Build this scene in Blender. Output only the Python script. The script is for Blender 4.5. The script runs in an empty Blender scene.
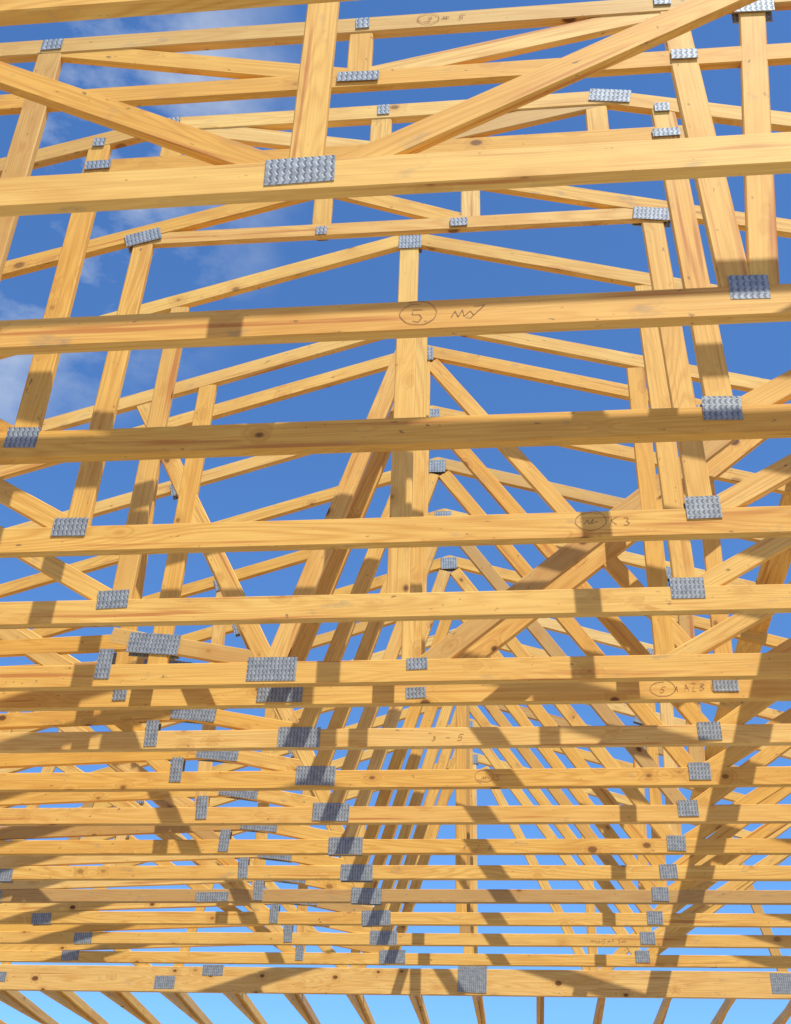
import bpy, math, random
from mathutils import Vector, Matrix
random.seed(11)
R = random.Random(5)
scene = bpy.context.scene
H = 2.5          # bottom chord height above the eye
EYE = 1.6
XC = -0.205      # truss centre line (in H units)

# ------------------------------------------------------------------ materials
def nn(nt, typ, **kw):
    n = nt.nodes.new(typ)
    for k, v in kw.items():
        setattr(n, k, v)
    return n

def math_node(nt, op, a, b=None, clamp=False):
    n = nt.nodes.new('ShaderNodeMath'); n.operation = op; n.use_clamp = clamp
    for i, s in enumerate((a, b)):
        if s is None: continue
        if isinstance(s, (int, float)): n.inputs[i].default_value = s
        else: nt.links.new(s, n.inputs[i])
    return n.outputs[0]

def mixc(nt, fac, a, b, mode='MIX'):
    n = nt.nodes.new('ShaderNodeMix'); n.data_type = 'RGBA'; n.blend_type = mode
    if isinstance(fac, (int, float)): n.inputs[0].default_value = fac
    else: nt.links.new(fac, n.inputs[0])
    for idx, s in ((6, a), (7, b)):
        if isinstance(s, tuple): n.inputs[idx].default_value = (*s, 1)
        else: nt.links.new(s, n.inputs[idx])
    return n.outputs[2]

def maprange(nt, v, a, b, c, d):
    n = nt.nodes.new('ShaderNodeMapRange')
    nt.links.new(v, n.inputs[0])
    for i, x in enumerate((a, b, c, d)): n.inputs[i+1].default_value = x
    return n.outputs[0]

def make_wood():
    m = bpy.data.materials.new('pine_lumber'); m.use_nodes = True
    nt = m.node_tree; L = nt.links
    b = nt.nodes['Principled BSDF']
    uv = nn(nt, 'ShaderNodeUVMap'); uv.uv_map = 'UVMap'
    att = nn(nt, 'ShaderNodeAttribute'); att.attribute_name = 'rnd'
    sx = nn(nt, 'ShaderNodeSeparateXYZ'); L.new(uv.outputs[0], sx.inputs[0])
    sr = nn(nt, 'ShaderNodeSeparateColor'); L.new(att.outputs['Color'], sr.inputs[0])
    r1, r2, r3 = sr.outputs
    def coord(ku, kv, kr):
        c = nn(nt, 'ShaderNodeCombineXYZ')
        L.new(math_node(nt, 'MULTIPLY', sx.outputs[0], ku), c.inputs[0])
        L.new(math_node(nt, 'MULTIPLY', sx.outputs[1], kv), c.inputs[1])
        L.new(math_node(nt, 'MULTIPLY', r1, kr), c.inputs[2])
        return c.outputs[0]
    def noise(co, s, d, rough=.5, dist=0.):
        n = nn(nt, 'ShaderNodeTexNoise'); L.new(co, n.inputs['Vector'])
        n.inputs['Scale'].default_value = s; n.inputs['Detail'].default_value = d
        n.inputs['Roughness'].default_value = rough; n.inputs['Distortion'].default_value = dist
        return n.outputs['Fac']
    v = nn(nt, 'ShaderNodeTexVoronoi'); L.new(coord(4.6, 6.5, 60), v.inputs['Vector'])
    v.inputs['Scale'].default_value = 1.0
    sc = nn(nt, 'ShaderNodeSeparateColor'); L.new(v.outputs['Color'], sc.inputs[0])
    pick = math_node(nt, 'GREATER_THAN', sc.outputs[0], .42)
    ksz = maprange(nt, sc.outputs[1], 0, 1, .04, .16)
    kn = math_node(nt, 'MULTIPLY', maprange(nt, math_node(nt, 'SUBTRACT', v.outputs['Distance'], ksz), -.03, .02, 1, 0), pick)
    kn = math_node(nt, 'MULTIPLY', kn, maprange(nt, sc.outputs[2], 0, 1, .5, 1))
    halo = math_node(nt, 'MULTIPLY', maprange(nt, v.outputs['Distance'], .06, .34, 1, 0), pick)
    cath = noise(coord(.45, 6, 40), 1.0, 2, .5, .3)
    cath = math_node(nt, 'ADD', cath, math_node(nt, 'MULTIPLY', halo, .10))
    rings = math_node(nt, 'SINE', math_node(nt, 'MULTIPLY', cath, 135.))
    rings = math_node(nt, 'POWER', maprange(nt, rings, -1, 1, 0, 1), 1.8)
    fine = noise(coord(2.2, 150, 31), 1.0, 2, .6)
    blot = noise(coord(1.6, 7, 17), 1.0, 3, .6)
    col = mixc(nt, r2, (0.90, 0.58, 0.165), (0.83, 0.455, 0.085))
    col = mixc(nt, maprange(nt, r3, 0, .22, .55, 0), col, (0.90, 0.67, 0.30))
    amp = maprange(nt, sr.outputs[0], 0, 1, .15, .5)
    col = mixc(nt, math_node(nt, 'MULTIPLY', rings, amp), col, (0.62, 0.27, 0.04))
    col = mixc(nt, maprange(nt, fine, .45, .78, 0, .45), col, (0.50, 0.22, 0.04))
    col = mixc(nt, maprange(nt, blot, .48, .78, 0, .62), col, (0.62, 0.28, 0.05))
    weather = maprange(nt, r3, .84, 1.0, 0, .65)
    col = mixc(nt, weather, col, (0.40, 0.24, 0.11))
    red = noise(coord(.9, 26, 51), 1.0, 2, .6)
    col = mixc(nt, maprange(nt, red, .62, .72, 0, .65), col, (0.48, 0.13, 0.03))
    col = mixc(nt, math_node(nt, 'MULTIPLY', halo, .5), col, (0.52, 0.22, 0.04))
    col = mixc(nt, math_node(nt, 'MULTIPLY', kn, .94), col, (0.12, 0.04, 0.015))
    sp = noise(coord(22, 40, 77), 1.0, 2, .6)
    col = mixc(nt, maprange(nt, sp, .69, .76, 0, .65), col, (0.12, 0.07, 0.04))
    mud = noise(coord(5, 9, 90), 1.0, 3, .65)
    col = mixc(nt, maprange(nt, mud, .64, .76, 0, .5), col, (0.34, 0.25, 0.16))
    L.new(col, b.inputs['Base Color'])
    b.inputs['Roughness'].default_value = .6
    b.inputs['Specular IOR Level'].default_value = .25
    bp = nn(nt, 'ShaderNodeBump'); bp.inputs['Strength'].default_value = .3; bp.inputs['Distance'].default_value = .002
    L.new(fine, bp.inputs['Height']); L.new(bp.outputs[0], b.inputs['Normal'])
    return m

def make_plate():
    m = bpy.data.materials.new('galvanized_steel'); m.use_nodes = True
    nt = m.node_tree; L = nt.links; b = nt.nodes['Principled BSDF']
    uv = nn(nt, 'ShaderNodeUVMap'); uv.uv_map = 'UVMap'
    sx = nn(nt, 'ShaderNodeSeparateXYZ'); L.new(uv.outputs[0], sx.inputs[0])
    wv = math_node(nt, 'MULTIPLY', math_node(nt, 'SINE', math_node(nt, 'MULTIPLY', sx.outputs[1], 250.)), .13)
    u = math_node(nt, 'ADD', math_node(nt, 'DIVIDE', sx.outputs[0], .0185), wv)
    st = math_node(nt, 'SINE', math_node(nt, 'MULTIPLY', u, 6.2832))
    stripe = maprange(nt, st, .1, .75, 0, 1)
    rows = maprange(nt, math_node(nt, 'SINE', math_node(nt, 'MULTIPLY', sx.outputs[1], 250.)), -.95, -.6, .3, 1)
    slot = math_node(nt, 'MULTIPLY', stripe, rows)
    n = nn(nt, 'ShaderNodeTexNoise'); L.new(uv.outputs[0], n.inputs['Vector'])
    n.inputs['Scale'].default_value = 30; n.inputs['Detail'].default_value = 5
    c = mixc(nt, maprange(nt, n.outputs['Fac'], .3, .7, 0, 1), (.23, .26, .285), (.40, .435, .46))
    c = mixc(nt, math_node(nt, 'MULTIPLY', slot, .65), c, (.09, .10, .115))
    L.new(c, b.inputs['Base Color'])
    b.inputs['Metallic'].default_value = .25; b.inputs['Roughness'].default_value = .56
    b.inputs['Specular IOR Level'].default_value = .3
    bp = nn(nt, 'ShaderNodeBump'); bp.inputs['Strength'].default_value = .45; bp.inputs['Distance'].default_value = .003
    bp.invert = True
    L.new(slot, bp.inputs['Height']); L.new(bp.outputs[0], b.inputs['Normal'])
    return m

def make_plain(name, c, rough=.9, scale=3., var=.25):
    m = bpy.data.materials.new(name); m.use_nodes = True
    nt = m.node_tree; L = nt.links; b = nt.nodes['Principled BSDF']
    tc = nn(nt, 'ShaderNodeTexCoord')
    n = nn(nt, 'ShaderNodeTexNoise'); L.new(tc.outputs['Object'], n.inputs['Vector'])
    n.inputs['Scale'].default_value = scale; n.inputs['Detail'].default_value = 8
    L.new(mixc(nt, n.outputs['Fac'], tuple(x*(1-var) for x in c), tuple(min(1, x*(1+var)) for x in c)), b.inputs['Base Color'])
    b.inputs['Roughness'].default_value = rough
    return m

WOOD = make_wood(); STEEL = make_plate()
PEN = make_plain('marker_ink', (.38, .21, .09), .8, 60, .5)
SAND = make_plain('sandy_soil', (.38, .30, .20), .95, .6)
CONC = make_plain('concrete', (.38, .36, .32), .85, 1.5, .15)

# ------------------------------------------------------------------ mesh builder
class Builder:
    def __init__(s):
        s.v = []; s.f = []; s.uv = []; s.col = []; s.mat = []
    def quad(s, idx, uvs, col, mat):
        s.f.append(idx); s.uv += uvs; s.col += [col]*len(idx); s.mat.append(mat)
    def board(s, p0, p1, h, t, side=Vector((0, 1, 0)), bow=0., segs=6, bev=.004):
        """rectangular board p0->p1; t = size along 'side', h = size across"""
        p0 = Vector(p0); p1 = Vector(p1)
        d = p1-p0; Ln = d.length; d.normalize()
        side = (side - d*side.dot(d)).normalized()
        up = d.cross(side).normalized()
        if up.z < 0: up = -up
        a, b = t/2, h/2; c = bev
        prof = [(-a+c, -b), (a-c, -b), (a, -b+c), (a, b-c), (a-c, b), (-a+c, b), (-a, b-c), (-a, -b+c)]
        per = [0]
        for i in range(8):
            q, w = prof[i], prof[(i+1) % 8]
            per.append(per[-1]+math.hypot(q[0]-w[0], q[1]-w[1]))
        base = len(s.v); col = (R.random(), R.random(), R.random(), 1)
        u0 = R.random()*30; v0 = R.random()*8
        bow2 = bow*R.uniform(-1, 1); ph = R.random()*6.28
        for i in range(segs+1):
            f = i/segs; o = p0+d*(Ln*f)+up*(bow*math.sin(math.pi*f)+.25*bow2*math.sin(2*math.pi*f+ph)*math.sin(math.pi*f))
            for q in prof: s.v.append(o+side*q[0]+up*q[1])
        for i in range(segs):
            for j in range(8):
                k = (j+1) % 8
                A = base+i*8+j; B_ = base+i*8+k; C = base+(i+1)*8+k; D = base+(i+1)*8+j
                ua = u0+Ln*i/segs; ub = u0+Ln*(i+1)/segs
                s.quad((A, D, C, B_), [(ua, v0+per[j]), (ub, v0+per[j]), (ub, v0+per[j+1]), (ua, v0+per[j+1])], col, 0)
        for e in (0, segs):
            idx = [base+e*8+j for j in range(8)]
            if e == 0: idx = idx[::-1]
            pr = prof if e else prof[::-1]
            s.quad(tuple(idx), [(u0+q[0]*.3, v0+q[1]+5) for q in pr], col, 0)
    def box(s, c, sx, sy, sz, ang, mat):
        """box in XZ plane rotated by ang about Y"""
        base = len(s.v); ca, sa = math.cos(ang), math.sin(ang)
        for dy in (-1, 1):
            for dx, dz in ((-1, -1), (1, -1), (1, 1), (-1, 1)):
                x, z = dx*sx/2, dz*sz/2
                s.v.append(Vector((c[0]+x*ca-z*sa, c[1]+dy*sy/2, c[2]+x*sa+z*ca)))
        col = (R.random(), R.random(), R.random(), 1); o = R.random()
        F = [(0, 1, 2, 3), (5, 4, 7, 6), (4, 5, 1, 0), (3, 2, 6, 7), (4, 0, 3, 7), (1, 5, 6, 2)]
        for n_, f in enumerate(F):
            if n_ < 2: uvs = [(o, o), (o+sx, o), (o+sx, o+sz), (o, o+sz)]
            else: uvs = [(0, 0)]*4
            s.quad(tuple(base+i for i in f), uvs, col, mat)
    def stroke(s, pts, y, w=.0026, mat=2):
        for (x0, z0), (x1, z1) in zip(pts[:-1], pts[1:]):
            dx, dz = x1-x0, z1-z0; l = math.hypot(dx, dz) or 1
            nx, nz = -dz/l*w/2, dx/l*w/2; base = len(s.v)
            for q in ((x0+nx, z0+nz), (x0-nx, z0-nz), (x1-nx, z1-nz), (x1+nx, z1+nz)):
                s.v.append(Vector((q[0], y, q[1])))
            s.quad((base, base+1, base+2, base+3), [(0, 0)]*4, (0, 0, 0, 1), mat)
    def make(s, name, mats=None):
        me = bpy.data.meshes.new(name); me.from_pydata([tuple(v) for v in s.v], [], s.f)
        uvl = me.uv_layers.new(name='UVMap')
        uvl.data.foreach_set('uv', [c for p in s.uv for c in p])
        ca = me.color_attributes.new('rnd', 'FLOAT_COLOR', 'CORNER')
        ca.data.foreach_set('color', [c for p in s.col for c in p])
        for m in (mats or [WOOD, STEEL, PEN]): me.materials.append(m)
        me.polygons.foreach_set('material_index', s.mat)
        me.update()
        ob = bpy.data.objects.new(name, me); scene.collection.objects.link(ob)
        return ob

def W(x, z, d):
    return Vector(((XC+x)*H, d*H, EYE+z*H))

SLOPE = .32; PEAK = 1.87; HALF = 2.72
CH = .120; WB = .089; TH = .040
def top_z(x): return PEAK-SLOPE*abs(x)

GLY = {
 '5': [[(.7, 1), (-.5, 1), (-.6, .1), (.3, .2), (.6, -.4), (.1, -1), (-.7, -.8)]],
 '3': [[(-.5, .9), (.3, 1), (.5, .5), (-.1, .1), (.6, -.4), (.1, -1), (-.6, -.8)]],
 'K': [[(-.5, 1), (-.4, -1)], [(.6, .9), (-.4, 0), (.7, -1)]],
 'A': [[(-.6, -1), (0, 1), (.6, -1)], [(-.35, -.2), (.35, -.2)]],
 'L': [[(-.4, 1), (-.5, -1), (.6, -.9)]],
 'B': [[(-.5, -1), (-.5, 1), (.4, .7), (-.4, .1), (.5, -.5), (-.5, -1)]],
 'E': [[(.5, 1), (-.5, .9), (-.5, -1), (.5, -1)], [(-.5, 0), (.3, 0)]],
 'v': [[(-.9, -.2), (-.3, -1), (.5, 1), (.9, .6), (.4, -.2)]],
 '7': [[(-.6, .8), (.6, 1), (-.1, -1)]],
 '~': [[(-1, -.6), (-.6, .5), (-.2, -.4), (.3, .7), (.4, -.5), (1.1, .3), (1.5, -.2)]],
 '1': [[(0, 1), (-.1, -1)]], '-': [[(-.6, 0), (.6, .1)]], '/': [[(-.5, -1), (.6, 1)]],
}
class Truss:
    def __init__(s, d):
        s.d = d; s.B = Builder(); s.k = 0; s.pk = 0
    def m(s, x0, z0, x1, z1, h=WB, bow=0., segs=3, t=None):
        s.k += 1
        t = t or (TH-.0012*(1+s.k % 14))
        s.B.board(W(x0, z0, s.d), W(x1, z1, s.d), h, t, bow=bow, segs=segs)
    def plate(s, x, z, w, h, ang=0., back=True):
        c = W(x, z, s.d)
        s.pk += 1; th = .0018+.00045*(s.pk % 9)
        c.x += R.uniform(-.008, .008); c.z += R.uniform(-.006, .006)
        ang += R.uniform(-.04, .04)
        s.B.box((c.x, c.y-TH/2-th/2+.0003, c.z), w, th, h, ang, 1)
        if back: s.B.box((c.x, c.y+TH/2+th/2-.0003, c.z), w, th, h, ang, 1)
    def mark(s, x, z, txt, scale=.03, circ=True, seed=0):
        c = W(x, z, s.d); y = c.y-TH/2-.0012; rr = random.Random(seed)
        ox = c.x
        if circ:
            a0 = rr.uniform(0, 6); e = rr.uniform(1.7, 2.1)
            s.B.stroke([(ox+e*scale*(1+.02*i/3)*math.cos(a0+i*.33)+rr.uniform(-.05, .05)*scale, c.z+scale*1.3*(1+.015*i)*math.sin(a0+i*.33)+rr.uniform(-.06, .06)*scale) for i in range(22)], y)
        for ch in txt:
            if ch == ' ': ox += scale*1.6; continue
            sc = scale*rr.uniform(.5, .9); tilt = rr.uniform(-.1, .6); dz = rr.uniform(-.3, .3)*scale
            for st in GLY[ch]:
                s.B.stroke([(ox+sc*(px+tilt*pz+rr.uniform(-.12, .12)), c.z+dz+sc*(pz+rr.uniform(-.12, .12))) for px, pz in st], y)
            ox += scale*(2.6 if circ and ch == txt[0] else 1.6)*rr.uniform(.85, 1.2)
    def done(s):
        return s.B.make('roof_truss')

def base_truss(d, flat=None, chord=CH):
    T = Truss(d)
    T.m(-HALF-.02, 1.0, HALF+.02, 1.0, h=chord, bow=R.uniform(-.016, .016), segs=16, t=TH)
    off = .03
    if flat is None:
        T.m(-HALF-.2, top_z(HALF+.2)+off, .008, PEAK+off-.012, h=.089, segs=10, bow=R.uniform(-.014, .014))
        T.m(HALF+.2, top_z(HALF+.2)+off, .0, PEAK+off-.012, h=.089, segs=10, bow=R.uniform(-.014, .014))
        T.plate(0, PEAK+.004, .12, .10)
    else:
        fx = max((PEAK-flat)/SLOPE - .18, .12)
        T.m(-fx, flat, fx, flat, h=.089, segs=5, bow=R.uniform(-.006, .006))
        for sgn in (-1, 1):
            T.m(sgn*(HALF+.2), 1.0-.05, sgn*fx, flat, h=.089, segs=10, bow=R.uniform(-.012, .012))
            T.plate(sgn*fx, flat, .17, .075, -sgn*.15)
    return T

def outer_webs(T, sgn, x0, steep=.6):
    tz = top_z
    x1 = (PEAK-1+steep*x0)/(steep+SLOPE)
    T.m(sgn*x0, 1.0, sgn*x1, tz(x1), segs=3)
    T.plate(sgn*x1, tz(x1), .13, .09, -sgn*.3)
    xb = x1+.12
    T.m(sgn*(x1+.01), tz(x1), sgn*xb, 1.0)
    T.plate(sgn*xb, 1.0, .16, .09)
    x2 = min(xb+.5, 2.3)
    T.m(sgn*xb, 1.0, sgn*x2, tz(x2)); T.plate(sgn*x2, tz(x2), .1, .08, -sgn*.3)
    T.m(sgn*x2, tz(x2), sgn*(x2+.05), 1.0)

trusses = []
P = .478; PL = -.495; PR = .490; ZP = 1.018
for d, fl in [(-.09, 1.14), (.155, 1.25), (.40, 1.30), (.64, 1.36), (.8706, 1.47)]:
    T = base_truss(d, fl)
    if d > .8:
        T.m(-.01, 1.0, -.008, fl, h=.094)
        T.m(-.02, 1.01, -.95, 1.01+.56*.93, h=.086)
        T.m(.02, 1.01, .95, 1.01+.585*.93, h=.089)
        T.plate(-.012, 1.012, .19, .10)
        outer_webs(T, -1, 1.2); outer_webs(T, 1, 1.2)
    elif fl > 1.12 and d > .2:
        T.m(-.6, 1.0, -.6, fl); T.m(.6, 1.0, .6, fl)
    trusses.append(T)

# d=1.0905
T = base_truss(1.0905, 1.585)
T.m(-P, 1., -P, 1.585, h=.095); T.m(P, 1., P-.025, 1.585, h=.095); T.m(P+.03, 1.01, P+.09, 1.585, h=.09)
T.m(-.9, 1.46, .9, 1.46, segs=5)
T.m(0, 1.46, 0, 1.585); T.m(-P, 1.58, 0, 1.465); T.m(P, 1.58, 0, 1.465)
T.plate(0, 1.463, .15, .05); T.plate(0, 1.585, .05, .06)
T.plate(-P, 1.587, .08, .06); T.plate(P-.02, 1.463, .09, .05); T.plate(P+.09, 1.565, .14, .08); T.plate(P-.04, 1.59, .06, .06)
T.plate(P+.01, 1.018, .115, .095); T.plate(-P, 1.01, .11, .09)
outer_webs(T, -1, P); outer_webs(T, 1, P+.1)
T.mark(.095, 1.0, '5 ~7', .030, True, 4); T.mark(.1, 1.585, '3~ 5', .02, True, 9); trusses.append(T)

# d=1.33
T = base_truss(1.33, 1.69)
T.m(PL, 1., -P-.01, 1.66, h=.095); T.m(PR, 1., P-.01, 1.66, h=.095)
T.m(-P-.02, 1.592, P+.02, 1.592, segs=5)
T.m(0, 1.592, 0, 1.69); T.m(-.38, 1.69, -.02, 1.6); T.m(.38, 1.69, .02, 1.6)
T.m(.36, 1.592, .36, 1.69); T.m(-.36, 1.592, -.36, 1.69)
T.plate(0, 1.69, .05, .06); T.plate(P-.01, 1.592, .11, .045); T.plate(-P, 1.592, .11, .05)
T.plate(P-.01, 1.652, .06, .05); T.plate(-P-.01, 1.652, .05, .05)
T.plate(PR, ZP+.004, .13, .1); T.plate(PL, ZP, .12, .09)
outer_webs(T, -1, P); outer_webs(T, 1, P); trusses.append(T)

# d=1.568
T = base_truss(1.568, 1.79)
T.m(PL, 1., -P, 1.68, h=.095); T.m(PR, 1., P-.01, 1.68, h=.095)
T.m(-P-.02, 1.665, P+.02, 1.665, segs=5, h=.08)
T.m(-.14, 1.665, -.14, 1.79); T.m(.14, 1.665, .14, 1.79); T.m(-.13, 1.78, .13, 1.67)
T.plate(-.14, 1.662, .05, .05); T.plate(.12, 1.662, .08, .05)
T.plate(P-.01, 1.66, .17, .075, -.15); T.plate(-P, 1.665, .17, .075, .25)
T.plate(PR, ZP, .13, .1); T.plate(PL-.01, ZP, .14, .085)
outer_webs(T, -1, P); outer_webs(T, 1, P); T.mark(.32, 1.0, '~K3 ', .028, True, 21); trusses.append(T)

# d=1.812
T = base_truss(1.812)
T.m(PL, 1., -P, top_z(P), h=.095); T.m(PR, 1., P, top_z(P), h=.095)
T.m(0, 1.0, 0, PEAK, h=.1)
T.m(-P, 1.665, P, 1.665, segs=4)
T.plate(PR, ZP, .14, .1); T.plate(PL-.012, ZP, .14, .09)
outer_webs(T, -1, P); outer_webs(T, 1, P); trusses.append(T)

# d=2.068
T = base_truss(2.068)
T.m(-P-.02, 1., -P, top_z(P), h=.1); T.m(P, 1., P, top_z(P), h=.095)
T.m(0, 1., 0, PEAK, h=.095); T.m(.02, 1.0, .763, top_z(.763), h=.11)
T.m(-.27, 1.0, -.02, PEAK-.03, h=.1); T.m(-.27, 1., -.62, top_z(.62), h=.095)
T.plate(-.27, 1.005, .24, .125); T.plate(0.01, 1.008, .1, .06)
T.m(-.27, 1.02, -.60, 1.085); T.plate(-.51, 1.062, .26, .11, -.12)
T.m(-.56, 1.07, -2.2, 1.02, segs=5); T.plate(-.60, 1.02, .075, .16)
outer_webs(T, -1, .66); outer_webs(T, 1, P); trusses.append(T)

Bd = [2.176, 2.41, 2.635, 2.888, 3.149, 3.392, 3.626, 3.876, 4.13, 4.385]
for i, d in enumerate(Bd):
    T = base_truss(d, chord=.108 if i < 4 else .098)
    j = lambda a=.006: R.uniform(-a, a)
    if i == 0 or i > 6: T.m(0, 1., 0, PEAK)
    if i == 0: T.plate(0, 1., .1, .06); T.m(.02, 1.0, .763, top_z(.763), h=.1)
    T.m(-.27, 1., -.01, PEAK-.02, h=.092)
    if i % 3 != 1: T.m(-.27+j(), 1., -.62, top_z(.62))
    T.m(.02, PEAK-.02, .6+j(), 1.0)
    if i % 2 == 0: T.m(.6+j(), 1., .62, top_z(.62))
    if i % 3 == 0: T.m(-.6+j(), 1., -.62, top_z(.62))
    T.plate(-.62, top_z(.62), .13, .09, .3); T.plate(.62, top_z(.62), .13, .09, -.3)
    T.plate(-.27, 1.005, .23, .115)
    T.plate(-.6, 1.02, .07, .15)
    T.plate(.6, 1.01, .12, .10)
    T.m(-.27, 1.02, -.58, 1.08); T.plate(-.51, 1.062, .25, .08, -.12)
    T.m(-.5, 1.07, -2.2, 1.01, segs=5)
    outer_webs(T, -1, .6, steep=.62+.1*(i % 3)); outer_webs(T, 1, .6, steep=.62+.08*(i % 2))
    if R.random() < .3: T.plate(R.uniform(-1.2, .3), 1., .25, .07)
    if i == 0: T.mark(.48, 1.0, '5AALBE~3', .027, True, 8)
    if i == 1: T.mark(.02, 1.0, '3 - 5', .022, False, 3)
    if i == 2: T.mark(.12, 1.0, '~5', .025, True, 5)
    if i == 4: T.mark(.05, 1.0, 'K / A', .025, False, 6)
    if i == 8: T.mark(.42, 1.0, '~~5~K3~', .025, False, 16)
    trusses.append(T)

# end girder truss
T = base_truss(4.735, chord=.235)
T.m(0, 1., 0, PEAK)
for sg in (-1, 1):
    T.m(sg*.05, PEAK-.03, sg*.45, 1.0); T.m(sg*.45, 1.0, sg*.45, top_z(.45)); T.m(sg*.45, 1., sg*1.0, top_z(1.0))
    T.m(sg*1.0, top_z(1.), sg*1.15, 1.0); outer_webs(T, sg, 1.2)
T.plate(0.0, 1.02, .27, .3); T.plate(1.13, 1.0, .22, .18); T.plate(-1.18, .985, .2, .12); T.plate(-1.0, 1.03, .2, .1)
trusses.append(T)
tr_objs = [t.done() for t in trusses]

B = Builder()
B.board(W(-HALF, 1.0, 4.753), W(HALF, 1.0, 4.753), .229, .038, segs=10)
B.make('girder_ply')
for i in range(23):
    x = -2.68+i*.2435+R.uniform(-.006, .006)
    B = Builder()
    sd = Vector((1, 0, 0))
    B.board(W(x, .985, 4.765), W(x, .985, 5.75), .089, .038, side=sd)
    B.board(W(x+.016, 1.03, 4.765), W(x+.016, .96, 5.95), .089, .036, side=sd)
    B.make('jack_joist')

# longitudinal brace lying on the top chords (throws the long streak of shade)
sunv = Vector((.27, -.425, .865)).normalized()
xb = .50-XC
kx = sunv.x/sunv.z
X = (xb+kx*(PEAK-1))/(1+kx*SLOPE)
B = Builder()
B.board(W(X, top_z(X)+.065, 1.6), W(X, top_z(X)+.065, 4.8), .038, .18, side=Vector((1, 0, 0)), segs=12)
B.make('longitudinal_brace')

def stud_wall(a, b, zt):
    B = Builder(); a = Vector(a); b = Vector(b); d = (b-a); L_ = d.length; d.normalize()
    side = Vector((-d.y, d.x, 0))
    for z in (zt-.019, zt-.059):
        B.board(a+Vector((0, 0, z)), b+Vector((0, 0, z)), .038, .14, side=side, segs=8)
    B.board(a+Vector((0, 0, .12)), b+Vector((0, 0, .12)), .038, .14, side=side, segs=8)
    n = int(L_/.4)
    for i in range(n+1):
        p = a+d*(L_*i/n)
        B.board(p+Vector((0, 0, .14)), p+Vector((0, 0, zt-.08)), .038, .138, side=side, segs=2)
    B.make('stud_wall')
zt = EYE+H-.064
xl, xr = (XC-HALF+.03)*H, (XC+HALF-.03)*H
stud_wall((xl, -1.6, 0), (xl, 5.75*H, 0), zt)
stud_wall((xr, -1.6, 0), (xr, 5.75*H, 0), zt)
stud_wall((xl+.1, 5.78*H, 0), (xr-.1, 5.78*H, 0), zt-.1)

def sheet(name, x0, x1, y0, y1, z, mat, th=None):
    B = Builder()
    if th:
        B.box(((x0+x1)/2, (y0+y1)/2, z-th/2), x1-x0, y1-y0, th, 0, 0)
    else:
        B.v = [Vector((x0, y0, z)), Vector((x1, y0, z)), Vector((x1, y1, z)), Vector((x0, y1, z))]
        B.quad((0, 1, 2, 3), [(0, 0)]*4, (0, 0, 0, 1), 0)
    return B.make(name, [mat])
sheet('ground', -900, 900, -900, 900, 0, SAND)
sheet('concrete_slab', xl-.1, xr+.1, -1.8, 5.82*H, .1, CONC, .2)

# ------------------------------------------------------------------ world
w = bpy.data.worlds.new('World'); scene.world = w; w.use_nodes = True
nt = w.node_tree; L = nt.links
bg = nt.nodes['Background']; bg.inputs[1].default_value = .145
sky = nn(nt, 'ShaderNodeTexSky'); sky.sky_type = 'NISHITA'; sky.sun_disc = False
sky.sun_elevation = math.asin(sunv.z)
sky.sun_rotation = math.atan2(sunv.x, sunv.y)
sky.altitude = 100; sky.air_density = 1.0; sky.dust_density = .3; sky.ozone_density = 1.2
tc = nn(nt, 'ShaderNodeTexCoord')
mp = nn(nt, 'ShaderNodeMapping'); mp.inputs['Scale'].default_value = (3.0, 3.0, 5.5); mp.inputs['Location'].default_value = (5.3, 1.4, 2.7)
L.new(tc.outputs['Generated'], mp.inputs[0])
n = nn(nt, 'ShaderNodeTexNoise'); n.inputs['Scale'].default_value = 2.4; n.inputs['Detail'].default_value = 8; n.inputs['Roughness'].default_value = .55
L.new(mp.outputs[0], n.inputs['Vector'])
cl = maprange(nt, n.outputs['Fac'], .46, .66, 0, 1)
dt = nn(nt, 'ShaderNodeVectorMath'); dt.operation = 'DOT_PRODUCT'
L.new(tc.outputs['Generated'], dt.inputs[0]); dt.inputs[1].default_value = Vector((-.40, .56, .73)).normalized()
msk = maprange(nt, dt.outputs['Value'], .965, .992, 0.0, 1)
cl = math_node(nt, 'MULTIPLY', cl, msk, True)
skyc = mixc(nt, 1.0, sky.outputs[0], (.62, 1.0, 1.42), 'MULTIPLY')
col = mixc(nt, math_node(nt, 'MULTIPLY', cl, .8), skyc, (5.2, 5.7, 6.3))
L.new(col, bg.inputs[0])

sun = bpy.data.lights.new('sun', 'SUN'); sun.energy = 5.0; sun.angle = math.radians(.5); sun.color = (1, .95, .84)
so = bpy.data.objects.new('sun', sun); scene.collection.objects.link(so)
so.rotation_euler = sunv.to_track_quat('Z', 'Y').to_euler()

# ------------------------------------------------------------------ camera (orientation from the vanishing points)
Yc = Vector((142, 790, 1200)).normalized()
Zc = Vector((65, -1836, 1200)); Zc = (Zc-Yc*Zc.dot(Yc)).normalized()
Xc = Yc.cross(Zc)
right = Vector((Xc[0], Yc[0], Zc[0])); down = Vector((Xc[1], Yc[1], Zc[1])); fwd = Vector((Xc[2], Yc[2], Zc[2]))
cam = bpy.data.cameras.new('camera'); co = bpy.data.objects.new('camera', cam); scene.collection.objects.link(co)
M = Matrix((right, -down, -fwd)).transposed().to_4x4(); M.translation = Vector((0, 0, EYE))
co.matrix_world = M
cam.lens = 1200/1024*36; cam.sensor_width = 36; cam.sensor_fit = 'AUTO'
cam.clip_start = .05; cam.clip_end = 3000
scene.camera = co
scene.view_settings.view_transform = 'Standard'; scene.view_settings.look = 'None'; scene.view_settings.exposure = 0
